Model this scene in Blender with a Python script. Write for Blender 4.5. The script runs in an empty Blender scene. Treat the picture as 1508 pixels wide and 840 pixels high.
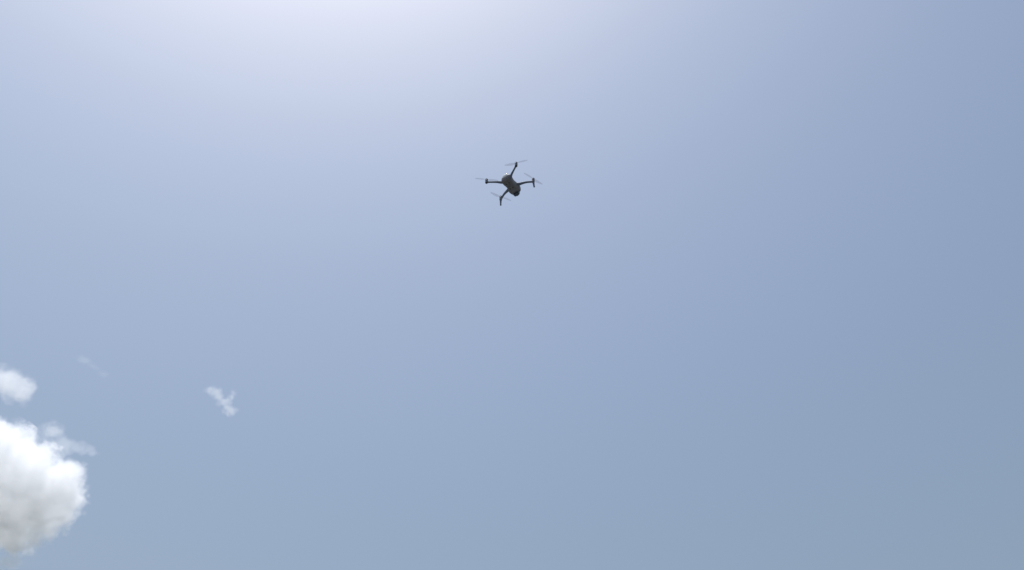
import bpy, bmesh, math, random
import numpy as np
from mathutils import Vector, Matrix, noise

random.seed(4)
scene = bpy.context.scene
C = scene.collection
rad = math.radians

# ------------------------------------------------------------------ camera
PITCH = rad(47.0)                      # tilted up at the sky
FOCAL_PX = 1306.0 / 1508.0             # focal length as a share of the frame width
EYE = Vector((0.0, 0.0, 1.6))
FWD = Vector((0.0, math.cos(PITCH), math.sin(PITCH)))
UPV = Vector((0.0, -math.sin(PITCH), math.cos(PITCH)))
cam_data = bpy.data.cameras.new('view_camera')
cam_data.sensor_width = 36.0
cam_data.lens = 36.0 * FOCAL_PX
cam_data.clip_start = 0.05
cam_data.clip_end = 60000.0
cam = bpy.data.objects.new('view_camera', cam_data)
cam.location = EYE
cam.rotation_euler = (PITCH + rad(90.0), 0.0, 0.0)
C.objects.link(cam)
scene.camera = cam

# ------------------------------------------------------------------ sky and sun
SUN_ELEV = rad(80.0)
SUN_AZIM = rad(-66.0)                  # left of the line of sight (+Y), clockwise positive
SUN_DIR = Vector((math.sin(SUN_AZIM) * math.cos(SUN_ELEV),
                  math.cos(SUN_AZIM) * math.cos(SUN_ELEV), math.sin(SUN_ELEV)))
world = bpy.data.worlds.new('World')
scene.world = world
world.use_nodes = True
wn, wl = world.node_tree.nodes, world.node_tree.links
wn.clear()
sky = wn.new('ShaderNodeTexSky')
sky.sky_type = 'NISHITA'
sky.sun_disc = False
sky.sun_elevation = SUN_ELEV
sky.sun_rotation = SUN_AZIM            # 0 = +Y, clockwise seen from above
sky.altitude = 100.0
sky.air_density = 2.5
sky.dust_density = 4.0
sky.ozone_density = 1.0
bg = wn.new('ShaderNodeBackground')
bg.inputs['Strength'].default_value = 0.1
out = wn.new('ShaderNodeOutputWorld')
wb = wn.new('ShaderNodeMixRGB')          # the camera's cool white balance, the same over the whole sky
wb.blend_type = 'MULTIPLY'
wb.inputs[0].default_value = 1.0
wb.inputs[2].default_value = (0.74, 0.815, 0.99, 1.0)
wl.new(sky.outputs[0], wb.inputs[1])
hs = wn.new('ShaderNodeHueSaturation')   # muted colours of the video camera, the same over the whole sky
hs.inputs['Saturation'].default_value = 0.87
wl.new(wb.outputs[0], hs.inputs['Color'])
wl.new(hs.outputs[0], bg.inputs['Color'])
wl.new(bg.outputs[0], out.inputs['Surface'])

sun_data = bpy.data.lights.new('sun', 'SUN')
sun_data.energy = 5.0
sun_data.angle = rad(0.53)
sun_data.color = (0.985, 0.98, 1.0)
sun = bpy.data.objects.new('sun', sun_data)
sun.rotation_euler = (-SUN_DIR).to_track_quat('-Z', 'Y').to_euler()
sun.location = (0, 0, 50)
C.objects.link(sun)

scene.view_settings.view_transform = 'Standard'
scene.view_settings.look = 'None'
scene.view_settings.gamma = 1.0
scene.view_settings.use_curve_mapping = False
scene.view_settings.exposure = 0.0
scene.render.engine = 'CYCLES'
scene.cycles.max_bounces = 40
scene.cycles.volume_bounces = 32
scene.cycles.transparent_max_bounces = 16
scene.cycles.use_denoising = True
scene.cycles.volume_max_steps = 512
scene.cycles.volume_step_rate = 0.2


# ------------------------------------------------------------------ helpers
def tag(o, label=None, category=None, group=None, kind=None):
    for k, v in (('label', label), ('category', category), ('group', group), ('kind', kind)):
        if v:
            o[k] = v
    return o


def link(name, me, mat=None, parent=None, smooth=True):
    o = bpy.data.objects.new(name, me)
    C.objects.link(o)
    if mat:
        me.materials.append(mat)
    if parent:
        o.parent = parent
    if smooth:
        for p in me.polygons:
            p.use_smooth = True
    return o


def bm_obj(name, bm, mat, parent=None, smooth=True, auto=None):
    bmesh.ops.recalc_face_normals(bm, faces=bm.faces)
    me = bpy.data.meshes.new(name)
    bm.to_mesh(me)
    bm.free()
    o = link(name, me, mat, parent, smooth)
    if auto is not None:
        try:
            me.set_sharp_from_angle(angle=rad(auto))
        except Exception:
            pass
    return o


def plastic(name, col, rough=0.45, spec=0.5, bump=0.02, metal=0.0, coat=0.0, scale=900.0):
    m = bpy.data.materials.new(name)
    m.use_nodes = True
    n, l = m.node_tree.nodes, m.node_tree.links
    b = n['Principled BSDF']
    tc = n.new('ShaderNodeTexCoord')
    nz = n.new('ShaderNodeTexNoise')
    nz.inputs['Scale'].default_value = scale
    nz.inputs['Detail'].default_value = 4.0
    l.new(tc.outputs['Object'], nz.inputs['Vector'])
    big = n.new('ShaderNodeTexNoise')
    big.inputs['Scale'].default_value = 35.0
    big.inputs['Detail'].default_value = 5.0
    l.new(tc.outputs['Object'], big.inputs['Vector'])
    ramp = n.new('ShaderNodeMixRGB')
    ramp.inputs[1].default_value = (col[0] * .85, col[1] * .85, col[2] * .85, 1)
    ramp.inputs[2].default_value = (min(1, col[0] * 1.12), min(1, col[1] * 1.12), min(1, col[2] * 1.12), 1)
    l.new(big.outputs['Fac'], ramp.inputs[0])
    l.new(ramp.outputs[0], b.inputs['Base Color'])
    mr = n.new('ShaderNodeMapRange')
    mr.inputs['To Min'].default_value = rough * .85
    mr.inputs['To Max'].default_value = min(1, rough * 1.15)
    l.new(nz.outputs['Fac'], mr.inputs['Value'])
    l.new(mr.outputs[0], b.inputs['Roughness'])
    b.inputs['Specular IOR Level'].default_value = spec
    b.inputs['Metallic'].default_value = metal
    b.inputs['Coat Weight'].default_value = coat
    bp = n.new('ShaderNodeBump')
    bp.inputs['Strength'].default_value = bump
    bp.inputs['Distance'].default_value = 0.0004
    l.new(nz.outputs['Fac'], bp.inputs['Height'])
    l.new(bp.outputs[0], b.inputs['Normal'])
    return m


# ------------------------------------------------------------------ the setting
def ground_material():
    m = bpy.data.materials.new('dry_grass_ground')
    m.use_nodes = True
    n, l = m.node_tree.nodes, m.node_tree.links
    b = n['Principled BSDF']
    tc = n.new('ShaderNodeTexCoord')
    a = n.new('ShaderNodeTexNoise')
    a.inputs['Scale'].default_value = 0.35
    a.inputs['Detail'].default_value = 10.0
    l.new(tc.outputs['Object'], a.inputs['Vector'])
    cr = n.new('ShaderNodeValToRGB')
    cr.color_ramp.elements[0].position = 0.35
    cr.color_ramp.elements[0].color = (0.06, 0.075, 0.06, 1)
    cr.color_ramp.elements[1].position = 0.65
    cr.color_ramp.elements[1].color = (0.12, 0.125, 0.12, 1)
    l.new(a.outputs['Fac'], cr.inputs[0])
    l.new(cr.outputs[0], b.inputs['Base Color'])
    b.inputs['Roughness'].default_value = 0.95
    f = n.new('ShaderNodeTexNoise')
    f.inputs['Scale'].default_value = 18.0
    f.inputs['Detail'].default_value = 8.0
    l.new(tc.outputs['Object'], f.inputs['Vector'])
    bp = n.new('ShaderNodeBump')
    bp.inputs['Strength'].default_value = 0.5
    bp.inputs['Distance'].default_value = 0.05
    l.new(f.outputs['Fac'], bp.inputs['Height'])
    l.new(bp.outputs[0], b.inputs['Normal'])
    return m


def make_ground():
    bm = bmesh.new()
    rings = [0, 3, 8, 20, 50, 120, 300, 800, 2000, 5000, 12000, 30000]
    seg = 48
    prev = None
    for i, r in enumerate(rings):
        if r == 0:
            cur = [bm.verts.new((0, 0, 0))]
        else:
            cur = []
            for k in range(seg):
                a = 2 * math.pi * k / seg
                x, y = r * math.cos(a), r * math.sin(a)
                z = 0.0 if r < 50 else noise.noise((x * .004, y * .004, 3.0)) * min(12.0, r * .004) - 0.5
                cur.append(bm.verts.new((x, y, z)))
        if prev is not None:
            for k in range(seg):
                k2 = (k + 1) % seg
                if len(prev) == 1:
                    bm.faces.new((prev[0], cur[k], cur[k2]))
                else:
                    bm.faces.new((prev[k], cur[k], cur[k2], prev[k2]))
        prev = cur
    return bm_obj('ground', bm, ground_material())


tag(make_ground(), 'dry grassy ground far below the frame', kind='structure')


# ------------------------------------------------------------------ clouds
def pixel_ray(px, py):
    """direction of a point of the 1508 x 840 photograph"""
    return (FWD + Vector((1, 0, 0)) * ((px - 754.0) / 1306.0) - UPV * ((py - 420.0) / 1306.0)).normalized()


def cloud_material(name, blobs, density, edge_lo, edge_hi, nsize, rough, warp, seed, aniso=0.25):
    """vapour that thins out towards the cloud's uneven edge; blobs as in make_cloud"""
    m = bpy.data.materials.new(name)
    m.use_nodes = True
    n, l = m.node_tree.nodes, m.node_tree.links
    n.clear()
    o = n.new('ShaderNodeOutputMaterial')
    v = n.new('ShaderNodeVolumePrincipled')
    v.inputs['Color'].default_value = (1.0, 1.0, 1.0, 1)
    v.inputs['Anisotropy'].default_value = aniso
    tc = n.new('ShaderNodeTexCoord')

    def vm(op, a, b):
        q = n.new('ShaderNodeVectorMath')
        q.operation = op
        for k, t in ((0, a), (1, b)):
            if t is None:
                continue
            if isinstance(t, tuple):
                q.inputs[k].default_value = t
            else:
                l.new(t, q.inputs[k])
        return q

    def mt(op, a, b, c=None):
        q = n.new('ShaderNodeMath')
        q.operation = op
        for k, t in ((0, a), (1, b), (2, c)):
            if t is None:
                continue
            if isinstance(t, (int, float)):
                q.inputs[k].default_value = t
            else:
                l.new(t, q.inputs[k])
        return q.outputs[0]

    p0 = vm('ADD', tc.outputs['Object'], (seed * 371.0, seed * 117.0, seed * 53.0)).outputs[0]

    def nz(scale, detail, r):
        q = n.new('ShaderNodeTexNoise')
        q.inputs['Scale'].default_value = scale
        q.inputs['Detail'].default_value = detail
        q.inputs['Roughness'].default_value = r
        l.new(p0, q.inputs['Vector'])
        return q

    w = nz(1.0 / (nsize * 1.3), 4.0, 0.55)
    cen = vm('SUBTRACT', w.outputs['Color'], (0.5, 0.5, 0.5)).outputs[0]
    off = vm('MULTIPLY', cen, (warp, warp, warp)).outputs[0]
    p = vm('ADD', tc.outputs['Object'], off).outputs[0]
    field = None
    for (a, b, e, rx, ry, rz) in blobs:
        d = vm('SUBTRACT', p, (a, b, e)).outputs[0]
        d = vm('DIVIDE', d, (rx, ry, rz)).outputs[0]
        ln = vm('LENGTH', d, None).outputs['Value']
        f = mt('SUBTRACT', 1.0, ln)
        field = f if field is None else mt('SMOOTH_MAX', field, f, 0.15)
    fine = nz(1.0 / nsize, 8.0, 0.68)
    f = mt('ADD', field, mt('MULTIPLY', mt('SUBTRACT', fine.outputs['Fac'], 0.5), rough))
    mr = n.new('ShaderNodeMapRange')
    mr.interpolation_type = 'SMOOTHSTEP'
    mr.inputs['From Min'].default_value = edge_lo
    mr.inputs['From Max'].default_value = edge_hi
    mr.inputs['To Min'].default_value = 0.0
    mr.inputs['To Max'].default_value = density
    l.new(f, mr.inputs['Value'])
    l.new(mr.outputs[0], v.inputs['Density'])
    l.new(v.outputs[0], o.inputs['Volume'])
    return m


def make_cloud(px, py, dist, blobs, voxel, amp, nsize, label, seed, density, edge, rough, warp):
    """blobs: (right, up, away, rx, ry, rz) in photograph pixels at the cloud's distance,
    about its own centre; the cloud is built at its full depth."""
    sc = dist / 1306.0
    blobs = [tuple(q * sc for q in b) for b in blobs]
    c = EYE + pixel_ray(px, py) * dist
    d = (c - EYE).normalized()
    rt = d.cross(Vector((0, 0, 1))).normalized()
    up = rt.cross(d).normalized()
    bm = bmesh.new()
    for (a, b, e, rx, ry, rz) in blobs:
        bmesh.ops.create_icosphere(bm, subdivisions=3, radius=1.0,
                                   matrix=Matrix.Translation((a, b, e)) @ Matrix.Diagonal((rx, ry, rz, 1)))
    me = bpy.data.meshes.new('tmp')
    bm.to_mesh(me)
    bm.free()
    tmp = bpy.data.objects.new('tmp', me)
    C.objects.link(tmp)
    md = tmp.modifiers.new('r', 'REMESH')
    md.mode = 'VOXEL'
    md.voxel_size = voxel
    dg = bpy.context.evaluated_depsgraph_get()
    me2 = bpy.data.meshes.new_from_object(tmp.evaluated_get(dg))
    bpy.data.objects.remove(tmp)
    b2 = bmesh.new()                       # keep the outer skin only
    b2.from_mesh(me2)
    left, skins = set(b2.verts), []
    while left:
        todo, skin = [left.pop()], []
        while todo:
            q = todo.pop()
            skin.append(q)
            for ed in q.link_edges:
                w = ed.other_vert(q)
                if w in left:
                    left.discard(w)
                    todo.append(w)
        skins.append(skin)
    skins.sort(key=len)
    for skin in skins[:-1]:
        if len(skin) < 0.15 * len(skins[-1]):
            bmesh.ops.delete(b2, geom=skin, context='VERTS')
    b2.to_mesh(me2)
    b2.free()
    off = Vector((seed * 13.7, seed * 7.1, seed * 3.3))
    nv = [v.normal.copy() for v in me2.vertices]
    for v, nn in zip(me2.vertices, nv):
        h = 0.0
        for k in range(3):
            h += amp / (1.8 ** k) * (0.6 - 0.8 * abs(noise.noise(v.co / (nsize / (2.1 ** k)) + off)))
        v.co += nn * h
    o = link('cloud', me2, cloud_material('cloud_vapour', blobs, density, edge[0], edge[1], nsize, rough, warp, seed))
    o.matrix_world = Matrix.Translation(c) @ Matrix((rt, up, -d)).transposed().to_4x4()
    return tag(o, label, 'cloud', 'clouds at the left of the sky')


make_cloud(-18, 722, 1800, (
    (-70, -10, 0, 115, 82, 115), (8, 24, 0, 78, 62, 76), (50, 14, 10, 62, 62, 64), (70, 6, -5, 48, 56, 50),
    (28, -24, 0, 72, 52, 64), (0, -46, -10, 64, 40, 52), (-60, 42, 0, 78, 50, 76), (-130, 0, 0, 90, 65, 90),
    (-14, 54, -5, 60, 40, 50), (42, -34, 5, 44, 32, 38), (68, 38, 0, 44, 34, 34), (-40, -56, -20, 60, 30, 40)),
    6.0, 4.0, 34.0, 'large bright white cumulus cloud with grey base at lower left edge', 1,
    0.034, (0.12, 0.42), 1.9, 30.0)
make_cloud(-10, 561, 1900, (
    (-30, 0, 0, 50, 24, 34), (16, 3, 0, 40, 25, 30), (34, 2, 0, 24, 24, 24)),
    3.5, 2.0, 22.0, 'small pale cloud at left edge just above the large cumulus', 2,
    0.018, (0.16, 0.6), 1.6, 22.0)
make_cloud(330, 590, 1750, (
    (-20, 10, 0, 15, 9, 10), (-13, 8, 0, 14, 10, 11), (-7, 3, 0, 14, 11, 11), (0, -3, 0, 14, 11, 12), (7, -8, 0, 14, 11, 12),
    (13, -11, 0, 14, 11, 12), (10, 13, 0, 9, 7, 8), (8, 7, 0, 8, 10, 9), (7, 0, 0, 8, 11, 9)),
    1.8, 1.2, 14.0, 'small lone ragged wisp of cloud right of the large cumulus', 3,
    0.028, (0.2, 0.85), 1.8, 16.0)
make_cloud(119, 661, 1800, (
    (-18, -3, 0, 20, 15, 14), (-2, 0, 0, 17, 12, 12), (11, 1, 0, 16, 9, 9), (-40, 10, 0, 22, 17, 16), (-28, 0, 0, 18, 15, 13)),
    2.2, 1.2, 15.0, 'thin torn wisp at the upper right shoulder of the large cumulus', 4,
    0.014, (0.14, 0.7), 1.8, 16.0)
make_cloud(128, 533, 1900, (
    (-5, 1, 0, 15, 8, 10), (24, -8, 0, 10, 6, 7), (10, -3, 0, 13, 5, 7)),
    1.6, 1.0, 10.0, 'faintest tiny wisp of cloud above the large cumulus', 5,
    0.005, (0.14, 0.6), 1.5, 10.0)
make_cloud(4, 830, 1800, (
    (-14, -4, 0, 28, 15, 16), (6, 3, 0, 17, 12, 12)),
    2.2, 1.2, 15.0, 'pale wisp of cloud in the bottom left corner', 6,
    0.022, (0.10, 0.5), 1.3, 14.0)


# ------------------------------------------------------------------ the drone
M_shell = plastic('grey_shell_plastic', (0.18, 0.165, 0.185), 0.55)
M_arm = plastic('dark_grey_arm_plastic', (0.14, 0.165, 0.235), 0.65, spec=0.3)
M_black = plastic('black_plastic', (0.055, 0.065, 0.105), 0.4)
M_motor = plastic('dark_motor_metal', (0.10, 0.11, 0.14), 0.45, metal=0.3)
M_silver = plastic('silver_glint', (0.75, 0.75, 0.76), 0.25, coat=0.6)  # bright glossy silver added for a sunlit glint on the battery's rear edge
M_rubber = plastic('rubber', (0.03, 0.03, 0.032), 0.8)
M_lens = plastic('lens_glass', (0.01, 0.01, 0.015), 0.05, spec=0.8, bump=0.0)
M_panel = plastic('belly_panel_plastic', (0.15, 0.137, 0.15), 0.55)
M_led = plastic('clear_led_cover', (0.5, 0.45, 0.42), 0.2)


def blade_material():
    m = bpy.data.materials.new('smoky_blade_plastic')
    m.use_nodes = True
    n, l = m.node_tree.nodes, m.node_tree.links
    b = n['Principled BSDF']
    b.inputs['Base Color'].default_value = (0.06, 0.065, 0.075, 1)
    b.inputs['Roughness'].default_value = 0.35
    tr = n.new('ShaderNodeBsdfTransparent')
    mx = n.new('ShaderNodeMixShader')
    mx.inputs[0].default_value = 0.13
    l.new(tr.outputs[0], mx.inputs[1])
    l.new(b.outputs[0], mx.inputs[2])
    l.new(mx.outputs[0], n['Material Output'].inputs['Surface'])
    return m


M_blade = blade_material()


def loft(sections, nseg=24, power=3.2):
    """sections: (y, half width, z bottom, z top) -> closed superellipse loft along y"""
    bm = bmesh.new()
    rings = []
    for (y, hw, zb, zt) in sections:
        ring = []
        zc, hz = (zb + zt) / 2, (zt - zb) / 2
        for k in range(nseg):
            a = 2 * math.pi * (k + .5) / nseg
            ca, sa = math.cos(a), math.sin(a)
            x = hw * math.copysign(abs(ca) ** (2 / power), ca)
            z = zc + hz * math.copysign(abs(sa) ** (2 / power), sa)
            ring.append(bm.verts.new((x, y, z)))
        rings.append(ring)
    for r0, r1 in zip(rings, rings[1:]):
        for k in range(nseg):
            bm.faces.new((r0[k], r0[(k + 1) % nseg], r1[(k + 1) % nseg], r1[k]))
    bm.faces.new(rings[0][::-1])
    bm.faces.new(rings[-1])
    return bm


def tube(points, nseg=14, ry=1.0):
    """points: (co, radius sideways, radius vertical)"""
    bm = bmesh.new()
    rings = []
    for i, (p, rh, rv) in enumerate(points):
        p = Vector(p)
        a = Vector(points[max(0, i - 1)][0])
        b = Vector(points[min(len(points) - 1, i + 1)][0])
        t = (b - a).normalized()
        up = Vector((0, 0, 1)) if abs(t.z) < .9 else Vector((0, 1, 0))
        s = t.cross(up).normalized()
        u = s.cross(t).normalized()
        rings.append([bm.verts.new(p + s * rh * math.cos(2 * math.pi * k / nseg) + u * rv * math.sin(2 * math.pi * k / nseg))
                      for k in range(nseg)])
    for r0, r1 in zip(rings, rings[1:]):
        for k in range(nseg):
            bm.faces.new((r0[k], r0[(k + 1) % nseg], r1[(k + 1) % nseg], r1[k]))
    bm.faces.new(rings[0][::-1])
    bm.faces.new(rings[-1])
    return bm


def lathe(profile, centre, nseg=24):
    bm = bmesh.new()
    rings = []
    for (r, z) in profile:
        rings.append([bm.verts.new((centre[0] + r * math.cos(2 * math.pi * k / nseg),
                                    centre[1] + r * math.sin(2 * math.pi * k / nseg), centre[2] + z)) for k in range(nseg)])
    for r0, r1 in zip(rings, rings[1:]):
        for k in range(nseg):
            bm.faces.new((r0[k], r0[(k + 1) % nseg], r1[(k + 1) % nseg], r1[k]))
    bm.faces.new(rings[0][::-1])
    bm.faces.new(rings[-1])
    return bm


def rbox(size, centre, bev=0.002, rot=0.0):
    bm = bmesh.new()
    bmesh.ops.create_cube(bm, size=1.0, matrix=Matrix.Translation(centre) @ Matrix.Rotation(rot, 4, 'Z') @ Matrix.Diagonal((*size, 1)))
    bmesh.ops.bevel(bm, geom=bm.edges[:], offset=bev, segments=3, affect='EDGES', profile=.6)
    return bm


def catmull(pts, n=6):
    res = []
    for i in range(len(pts) - 1):
        p0, p1, p2, p3 = pts[max(0, i - 1)], pts[i], pts[i + 1], pts[min(len(pts) - 1, i + 2)]
        for k in range(n):
            t = k / n
            res.append(tuple(0.5 * ((2 * b) + (c - a) * t + (2 * a - 5 * b + 4 * c - d) * t * t + (-a + 3 * b - 3 * c + d) * t ** 3)
                             for a, b, c, d in zip(p0, p1, p2, p3)))
    res.append(tuple(pts[-1]))
    return res


def make_propeller(parent, centre, angle, radius, hand):
    hub = bm_obj('propeller', lathe([(.0045, 0), (.0095, .001), (.0095, .005), (.006, .008), (.002, .009)], (0, 0, 0), 20),
                 M_black, parent, auto=40)
    hub.location = centre
    hub.rotation_euler = (0, 0, angle)
    for s in range(2):
        bm = bmesh.new()
        st = [(.006, .006, 20), (.014, .011, 26), (.03, .0185, 22), (.045, .017, 17), (.06, .0145, 13), (.072, .011, 10), (radius, .005, 8)]
        rows = []
        for (x, ch, tw) in catmull(st, 4):
            row = []
            for (u, th) in ((-.35, 0), (-.1, .05), (.25, .045), (.65, 0), (.25, -.03), (-.1, -.035)):
                yy, zz = u * ch * hand, th * ch
                a = rad(tw) * -hand
                row.append(bm.verts.new((x, yy * math.cos(a) - zz * math.sin(a),
                                         yy * math.sin(a) + zz * math.cos(a) + .004 + x * .04)))
            rows.append(row)
        for r0, r1 in zip(rows, rows[1:]):
            for k in range(6):
                bm.faces.new((r0[k], r0[(k + 1) % 6], r1[(k + 1) % 6], r1[k]))
        bm.faces.new(rows[0][::-1])
        bm.faces.new(rows[-1])
        b = bm_obj('blade', bm, M_blade, hub)
        b.rotation_euler = (0, 0, math.pi * s)
    return hub


def make_drone():
    root = bpy.data.objects.new('drone', None)
    C.objects.link(root)
    tag(root, 'dark grey four-rotor camera drone hovering alone in the blue sky', 'drone')
    # fuselage
    secs = [(-.053, .022, -.026, .006), (-.051, .028, -.031, .010), (-.046, .0335, -.036, .014), (-.036, .037, -.039, .018),
            (-.015, .0365, -.041, .021), (.012, .0315, -.042, .023), (.034, .034, -.042, .023), (.058, .0415, -.041, .021),
            (.076, .040, -.038, .018), (.088, .0365, -.034, .014), (.097, .031, -.028, .009), (.101, .024, -.022, .003)]
    body = bm_obj('body', loft(catmull(secs, 3), 32, 4.2), M_shell, root)
    nose = [(.084, .0382, -.0358, .0158), (.088, .0371, -.0346, .0146), (.097, .0316, -.0286, .0096), (.102, .0245, -.0222, .0033)]
    bm_obj('nose_cover', loft(catmull(nose, 3), 32, 4.2), M_black, root)
    # pieces of the underside
    bm_obj('belly_panel', rbox((.05, .085, .004), (0, .008, -.0412), .0018), M_panel, body)
    for y in (-.018, .03):
        for x in (-.012, .012):
            bm_obj('belly_sensor', lathe([(.0045, 0), (.0045, -.002), (.0035, -.003)], (x, y, -.0425), 16), M_lens, body, auto=40)
    for k in range(5):
        bm_obj('vent_slat', rbox((.026, .0022, .002), (0, -.006 + k * .005, -.0437), .0006), M_shell, body)
    for s in (-1, 1):
        bm_obj('nose_sensor', lathe([(.006, 0), (.006, -.003), (.004, -.004)], (0, 0, 0), 16), M_lens, body).matrix_local = \
            Matrix.Translation((s * .015, .100, -.004)) @ Matrix.Rotation(rad(90), 4, 'X')
    # battery that slides in from the rear, silver and chamfered to make a white glint
    bat = [(-.0565, .012, -.002, .014), (-.055, .018, -.006, .019), (-.048, .024, -.012, .023), (-.03, .031, -.015, .028),
           (.02, .029, -.015, .029), (.045, .026, -.012, .027), (.052, .02, -.01, .024)]
    bt = bm_obj('battery', loft(catmull(bat, 3), 28, 3.6), M_silver, root)
    bm_obj('power_button', lathe([(.006, 0), (.006, .0012), (.0045, .0018)], (0, 0, .029), 18), M_black, bt, auto=40)
    # gimbal and camera under the nose
    g = bm_obj('gimbal', tube([((0, .084, -.026), .012, .010), ((0, .089, -.034), .013, .010), ((0, .092, -.042), .010, .009)]), M_black, root)
    cm = bm_obj('camera', rbox((.036, .022, .022), (0, .092, -.040), .004), M_black, root)
    bm_obj('lens', lathe([(.009, 0), (.009, .004), (.007, .005), (.002, .0045)], (0, 0, 0), 20), M_lens, cm).matrix_local = \
        Matrix.Translation((0, .102, -.040)) @ Matrix.Rotation(rad(-90), 4, 'X')
    for s in (-1, 1):
        bm_obj('gimbal_yoke', rbox((.004, .018, .026), (s * .0205, .090, -.034), .0015), M_arm, g)
    # arms
    for s in (1, -1):
        pts = [((s * .024, .044, -.004), .013, .012), ((s * .044, .054, -.003), .0115, .011), ((s * .066, .0605, -.002), .009, .0095),
               ((s * .092, .0705, 0), .0075, .008), ((s * .118, .084, 0), .0072, .0075), ((s * .138, .096, 0), .0085, .0085)]
        flat = [(*p, a, b) for p, a, b in pts]
        arm = bm_obj('front_arm', tube([(q[:3], q[3], q[4]) for q in catmull(flat, 4)]), M_arm, root)
        bm_obj('motor', lathe([(.008, -.006), (.0095, -.003), (.0095, .008), (.0088, .0105), (.0088, .013), (.0098, .0145), (.0098, .024), (.008, .028), (.003, .029)],
                              (s * .138, .096, 0), 24), M_motor, arm, auto=45)
        bm_obj('landing_leg', tube([((s * .138, .096, -.002), .0085, .0075), ((s * .139, .097, -.02), .007, .006),
                                    ((s * .140, .099, -.043), .0055, .005), ((s * .141, .101, -.056), .006, .0055), ((s * .141, .101, -.0585), .0045, .004)]), M_arm, arm)
        bm_obj('navigation_light', rbox((.010, .006, .003), (s * .128, .090, -.0078), .001), M_led, arm)
        make_propeller(root, (s * .138, .096, .029), PROP[('f', s)], .082, s)
        pts = [((s * .022, -.03, -.026), .010, .009), ((s * .040, -.041, -.025), .0095, .009), ((s * .062, -.058, -.023), .0075, .0075),
               ((s * .090, -.075, -.021), .0062, .0065), ((s * .108, -.086, -.02), .0062, .0065), ((s * .124, -.096, -.02), .008, .008)]
        flat = [(*p, a, b) for p, a, b in pts]
        arm = bm_obj('rear_arm', tube([(q[:3], q[3], q[4]) for q in catmull(flat, 4)]), M_arm, root)
        bm_obj('motor', lathe([(.008, -.008), (.0095, -.006), (.0095, .006), (.0088, .008), (.0088, .010), (.0098, .0115), (.0098, .021), (.008, .025), (.003, .026)],
                              (s * .124, -.096, -.02), 24), M_motor, arm, auto=45)
        bm_obj('foot', lathe([(.004, 0), (.006, .002), (.006, .006)], (s * .124, -.096, -.0335), 16), M_rubber, arm)
        make_propeller(root, (s * .124, -.096, .006), PROP[('r', s)], .082, -s)
    return root


PROP = {('f', 1): rad(70), ('f', -1): rad(62), ('r', 1): rad(20), ('r', -1): rad(40)}
drone = make_drone()
drone.location = EYE + pixel_ray(749.8, 267.7) * 6.2
drone.rotation_euler = (0, 0, -rad(34.4))
